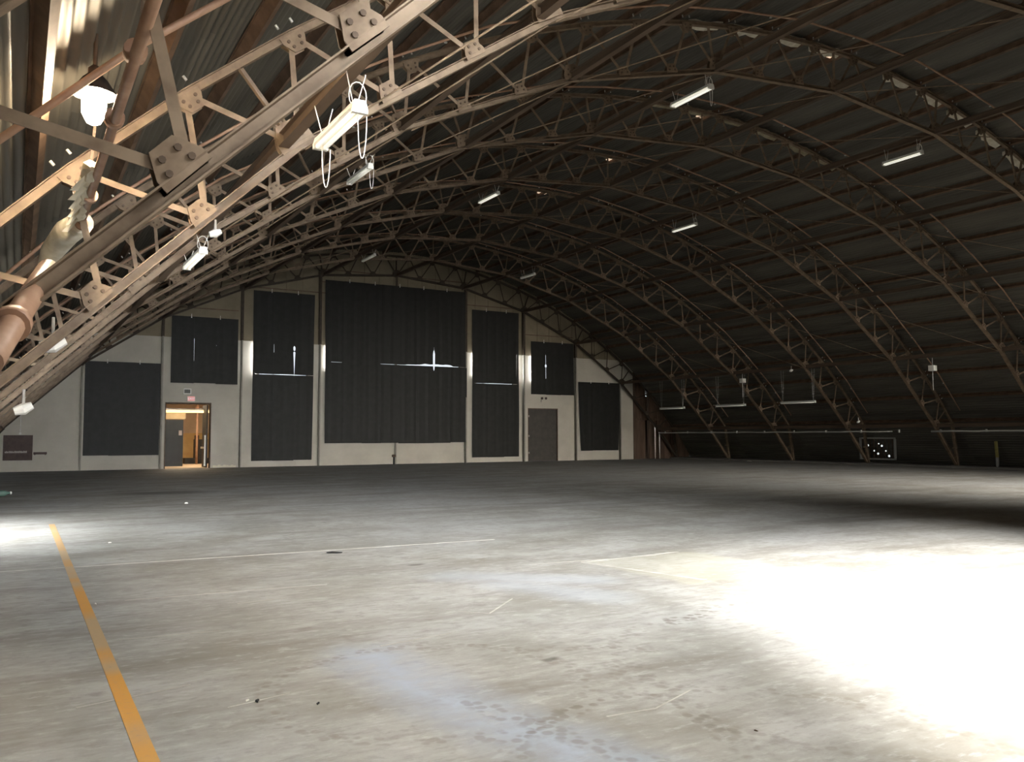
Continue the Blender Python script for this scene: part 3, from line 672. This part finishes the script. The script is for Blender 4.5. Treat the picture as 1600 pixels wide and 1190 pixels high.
for (a, b, z), wh in zip(((40.95, 43.25, 3.41), (35.75, 38.1, 3.42), (30.75, 33.05, 3.43)), ('nearest the end wall', 'second from the end wall', 'third from the end wall')):
    strip('unlit grey strip light over the long pale pipe, '+wh, 36.4, a, b, z, 5.2, TUBE_DIM, .12, group='unlit strip lights on the dark side', body=DIM)
# ------------------------------------------------------------------ things on the lamplit side
t = thing('pipe_main', 'rust-pink overhead pipe with flanges and pale torn wrapping', 'pipe', (.57, 0, 4.08))
m = MB(); m.tube([(0, 1.5, -.1), (0, 11.0, .03)], .038, 12); link('pipe', m.mesh('pipe', PIPE, True), t)
for y in (5.62, 6.9, 9.3, 10.6):
    m = MB(); m.tube([(0, y-.05, 0), (0, y+.05, 0)], .07, 12); link('flange', m.mesh('flange', PIPE, True), t)
for y in (5.3, 9.6):
    m = MB(); m.bar((0, y, .05), (.05, y, 1.0), .03, .006, (0, 1, 0)); link('hanger', m.mesh('hanger', DARKSTEEL), t)
m = MB(); m.tube([(0, 10.6, .02), (-.12, 11.2, .02), (-.25, 11.7, -.12), (-.32, 12.0, -.35)], [.13, .15, .13, .09], 12); link('elbow_wrap', m.mesh('elbow_wrap', INSUL, True), t)
m = MB(); pts = []; rad = []
for k in range(16):
    pts.append((-.05+random.uniform(-.035, .015), 8.3+.14*k, .02+random.uniform(-.03, .04))); rad.append(random.uniform(.045, .085) if 0 < k < 15 else .02)
m.tube(pts, rad, 7)
for k in range(6):
    y = 8.5+.36*k; m.quad_box([(-.10, y, -.02), (-.06, y+.1, -.02), (-.05, y+.12, -.01), (-.09, y+.03, -.01), (-.16-random.random()*.06, y+.05, -.16), (-.14, y+.16, -.13), (-.13, y+.17, -.12), (-.15, y+.08, -.15)])
link('torn_wrap', m.mesh('torn_wrap', INSUL), t)
t = thing('pipe_lamp', 'blazing warm lamp hung beside the rust-pink overhead pipe', 'lamp', (.53, 8.5, 4.76))
m = MB(); n = 8
m.tube([(0, 0, -.22), (0, 0, -.20), (0, 0, -.12), (0, 0, 0), (0, 0, .10), (0, 0, .16)], [.02, .06, .10, .105, .08, .05], 14); link('bulb', m.mesh('bulb', LAMP, True), t)
m = MB(); m.tube([(0, 0, .15), (0, 0, .30), (0, 0, .33)], [.06, .06, .03], 12); m.tube([(0, 0, .3), (0, 0, .75)], .02, 6); link('socket', m.mesh('socket', DARKSTEEL, True), t)
m = MB(); m.tube([(0, 0, .06), (0, 0, .20), (0, 0, .25)], [.20, .11, .06], 16, 0, False); link('reflector', m.mesh('reflector', BLACK, True), t)  # black hood added to hold the bulb's light off the roof sheets
t = thing('riser_pipe', 'fat flanged rust-pink pipe dropping at the picture edge below the black chord', 'pipe', (0.14, 5.75, 2.70))
m = MB(); m.tube([(0, 0, 0), (-.25, -1.6, -.69)], .06, 14); link('pipe', m.mesh('pipe', PIPE, True), t)
m = MB(); m.tube([(-.165, -1.05, -.45), (-.176, -1.12, -.48)], .085, 14); link('flange', m.mesh('flange', PIPE, True), t)
def lump(label, name, loc, s, cat):
    t = thing(name, label, cat, loc)
    m = MB(); m.tube([(-s, 0, -.3*s), (0, 0, 0), (s, 0, .5*s)], [.5*s, .75*s, .45*s], 8); link('shade', m.mesh('shade', FIXW), t)
    m = MB(); m.tube([(0, 0, .4*s), (0, 0, 2.5*s)], .02, 6); link('stem', m.mesh('stem', ZINC), t)
lump('white floodlight on the lowest lamplit chord above the first black sheet', 'floodlight', (.37, 12.2, 2.86), .14, 'lamp')
lump('small white floodlight lower down beside the brown sign board', 'floodlight', (.08, 13.6, 2.08), .11, 'lamp')
lump('white bulb cover above the white strip light on the lamplit side', 'bulb_cover', (2.70, 14.2, 4.98), .09, 'lamp')
# ------------------------------------------------------------------ things on the dark side
m = MB(); pts = []; y = 47.2
while y > 12: pts.append((0, y, .012*math.sin(y*2.3))); y -= 1.1
seg = [p for p in pts if p[1] > 27.6]; m.tube(seg, .035, 8)
t = thing('wall_pipe', 'long pale pipe running level along the dark side', 'pipe', (39.55, 0, 1.85)); link('pipe', m.mesh('pipe', DIM, True), t)
m = MB(); m.tube([p for p in pts if p[1] < 27.2], .045, 8); link('pipe', m.mesh('pipe', DIM, True), t)
for k in range(14):
    y = 46.5-k*2.3; m = MB(); m.tube([(0, y, -.05), (0, y, .09)], .05, 8); link('coupling', m.mesh('coupling', DIM), t)
def whitebox(label, loc, s):
    t = thing('junction_box', label, 'box', loc); link('case', boxes([(-s/2, s/2, -s*.55, s*.55, 0, s)]).mesh('case', FIXW), t)
    link('cover', boxes([(-s/2-.012, -s/2, -s*.45, s*.45, s*.1, s*.9)]).mesh('cover', FIXW), t); m = MB(); m.tube([(0, 0, -.9), (0, 0, 0)], .015, 6); m.tube([(0, 0, s), (0, 0, s+.35)], .015, 6); link('conduit', m.mesh('conduit', DIM), t)
whitebox('pale box under the low beam beside the nearest dark arch foot', (36.5, 24.1, 4.62), .25)
whitebox('pale box under the low beam above the hung grey strip lights', (36.9, 36.4, 4.75), .25)
lump('small pale floodlight on the low beam between the two pale boxes', 'floodlight', (36.4, 32.3, 5.18), .10, 'lamp')
lump('small pale floodlight above the long pale pipe beside the vent', 'floodlight', (38.2, 29.5, 2.36), .09, 'lamp')
t = thing('wall_vent', 'barred dark vent with bright pinholes low on the dark side', 'vent', (42.1, 31.3, .28))
link('frame', boxes([(-.06, .06, -1.15, -1.07, 0, 1.25), (-.06, .06, 1.07, 1.15, 0, 1.25), (-.06, .06, -1.15, 1.15, 0, .08), (-.06, .06, -1.15, 1.15, 1.17, 1.25)]).mesh('frame', DIM), t)
for k in range(9): link('slat', boxes([(-.03, .03, -.98+k*.24, -.94+k*.24, .08, 1.17)]).mesh('slat', DARKSTEEL), t)
PIN = glow('daylight_pinhole', (.95, 1.0, 1.0), 1.6)
for y, z, r in ((.75, .95, .035), (.6, .80, .055), (.2, .5, .04), (-.05, .34, .055), (-.1, .9, .035), (-.3, .78, .055), (-.55, .5, .04), (-.75, .22, .06)):
    m = MB(); m.tube([(-.02, y, z), (-.045, y, z)], r, 8); link('pinhole', m.mesh('pinhole', PIN), t)
t = thing('bollard', 'yellow-topped guard post standing by the dark side wall', 'post', (41.9, 24.4, .10))
m = MB(); m.tube([(0, 0, 0), (0, 0, .45)], .075, 10); link('foot', m.mesh('foot', DIM), t); m = MB(); m.tube([(0, 0, .45), (-.02, .03, 1.25)], .075, 10); link('sleeve', m.mesh('sleeve', YPOST), t)
# debris on the floor
def chunk(label, name, loc, s, mm, cat='debris'):
    m = MB(); n = 7; pts = []
    m.tube([(-s, 0, s*.3), (-s*.3, s*.2, s*.35), (s*.4, -s*.1, s*.3), (s, s*.1, s*.22)], [s*.18, s*.33, s*.3, s*.14], 7)
    m.v = [(a, b, c*(.35 if s > .1 else 1)) for a, b, c in m.v]; o = link(name, m.mesh(name, mm), loc=loc); o.rotation_euler = (0, 0, random.uniform(0, 6)); tag(o, label, cat)
chunk('black scrap lying beside a white chip on the concrete floor', 'rubber_scrap', (1.39, 5.64, 0), .030, BLACK)
chunk('white chip beside the black scrap on the concrete floor', 'plaster_chip', (1.34, 5.69, 0), .020, FIXW)
chunk('dark flat scrap beyond the long white floor joint', 'dark_scrap', (4.05, 12.1, 0), .11, BLACK)
chunk('white chip far off on the floor before the lit doorway', 'plaster_chip', (3.77, 22.8, 0), .06, FIXW)
chunk('white chip touching the yellow painted line', 'plaster_chip', (.75, 9.7, 0), .022, FIXW)
chunk('small dark chip nearest the black scrap', 'dark_chip', (1.71, 5.4, 0), .02, BLACK)
chunk('brown chip on the pale floor near the sunlit patch', 'stone_chip', (3.73, 3.63, 0), .012, BROWN)
chunk('white rag lying at the foot of the dark side wall', 'white_rag', (40.6, 39.6, 0), .16, FIXW)  # white lump added in place of a small bright light by the wall
chunk('white chip beyond the joint by the yellow line', 'plaster_chip', (1.35, 15.1, 0), .03, FIXW)
t = thing('bottle', 'clear green bottle litter lying by the edge of the floor', 'bottle', (-.3, 28.4, .09), rz=.4)
m = MB(); m.tube([(-.18, 0, 0), (.08, 0, 0), (.14, 0, 0), (.22, 0, 0)], [.085, .085, .05, .035], 10); link('body', m.mesh('body', mat('green_bottle', (.06, .14, .10), (.16, .24, .2), 4, .2), True), t)
m = MB(); m.tube([(.22, 0, 0), (.26, 0, 0)], .042, 10); link('cap', m.mesh('cap', FIXW), t)
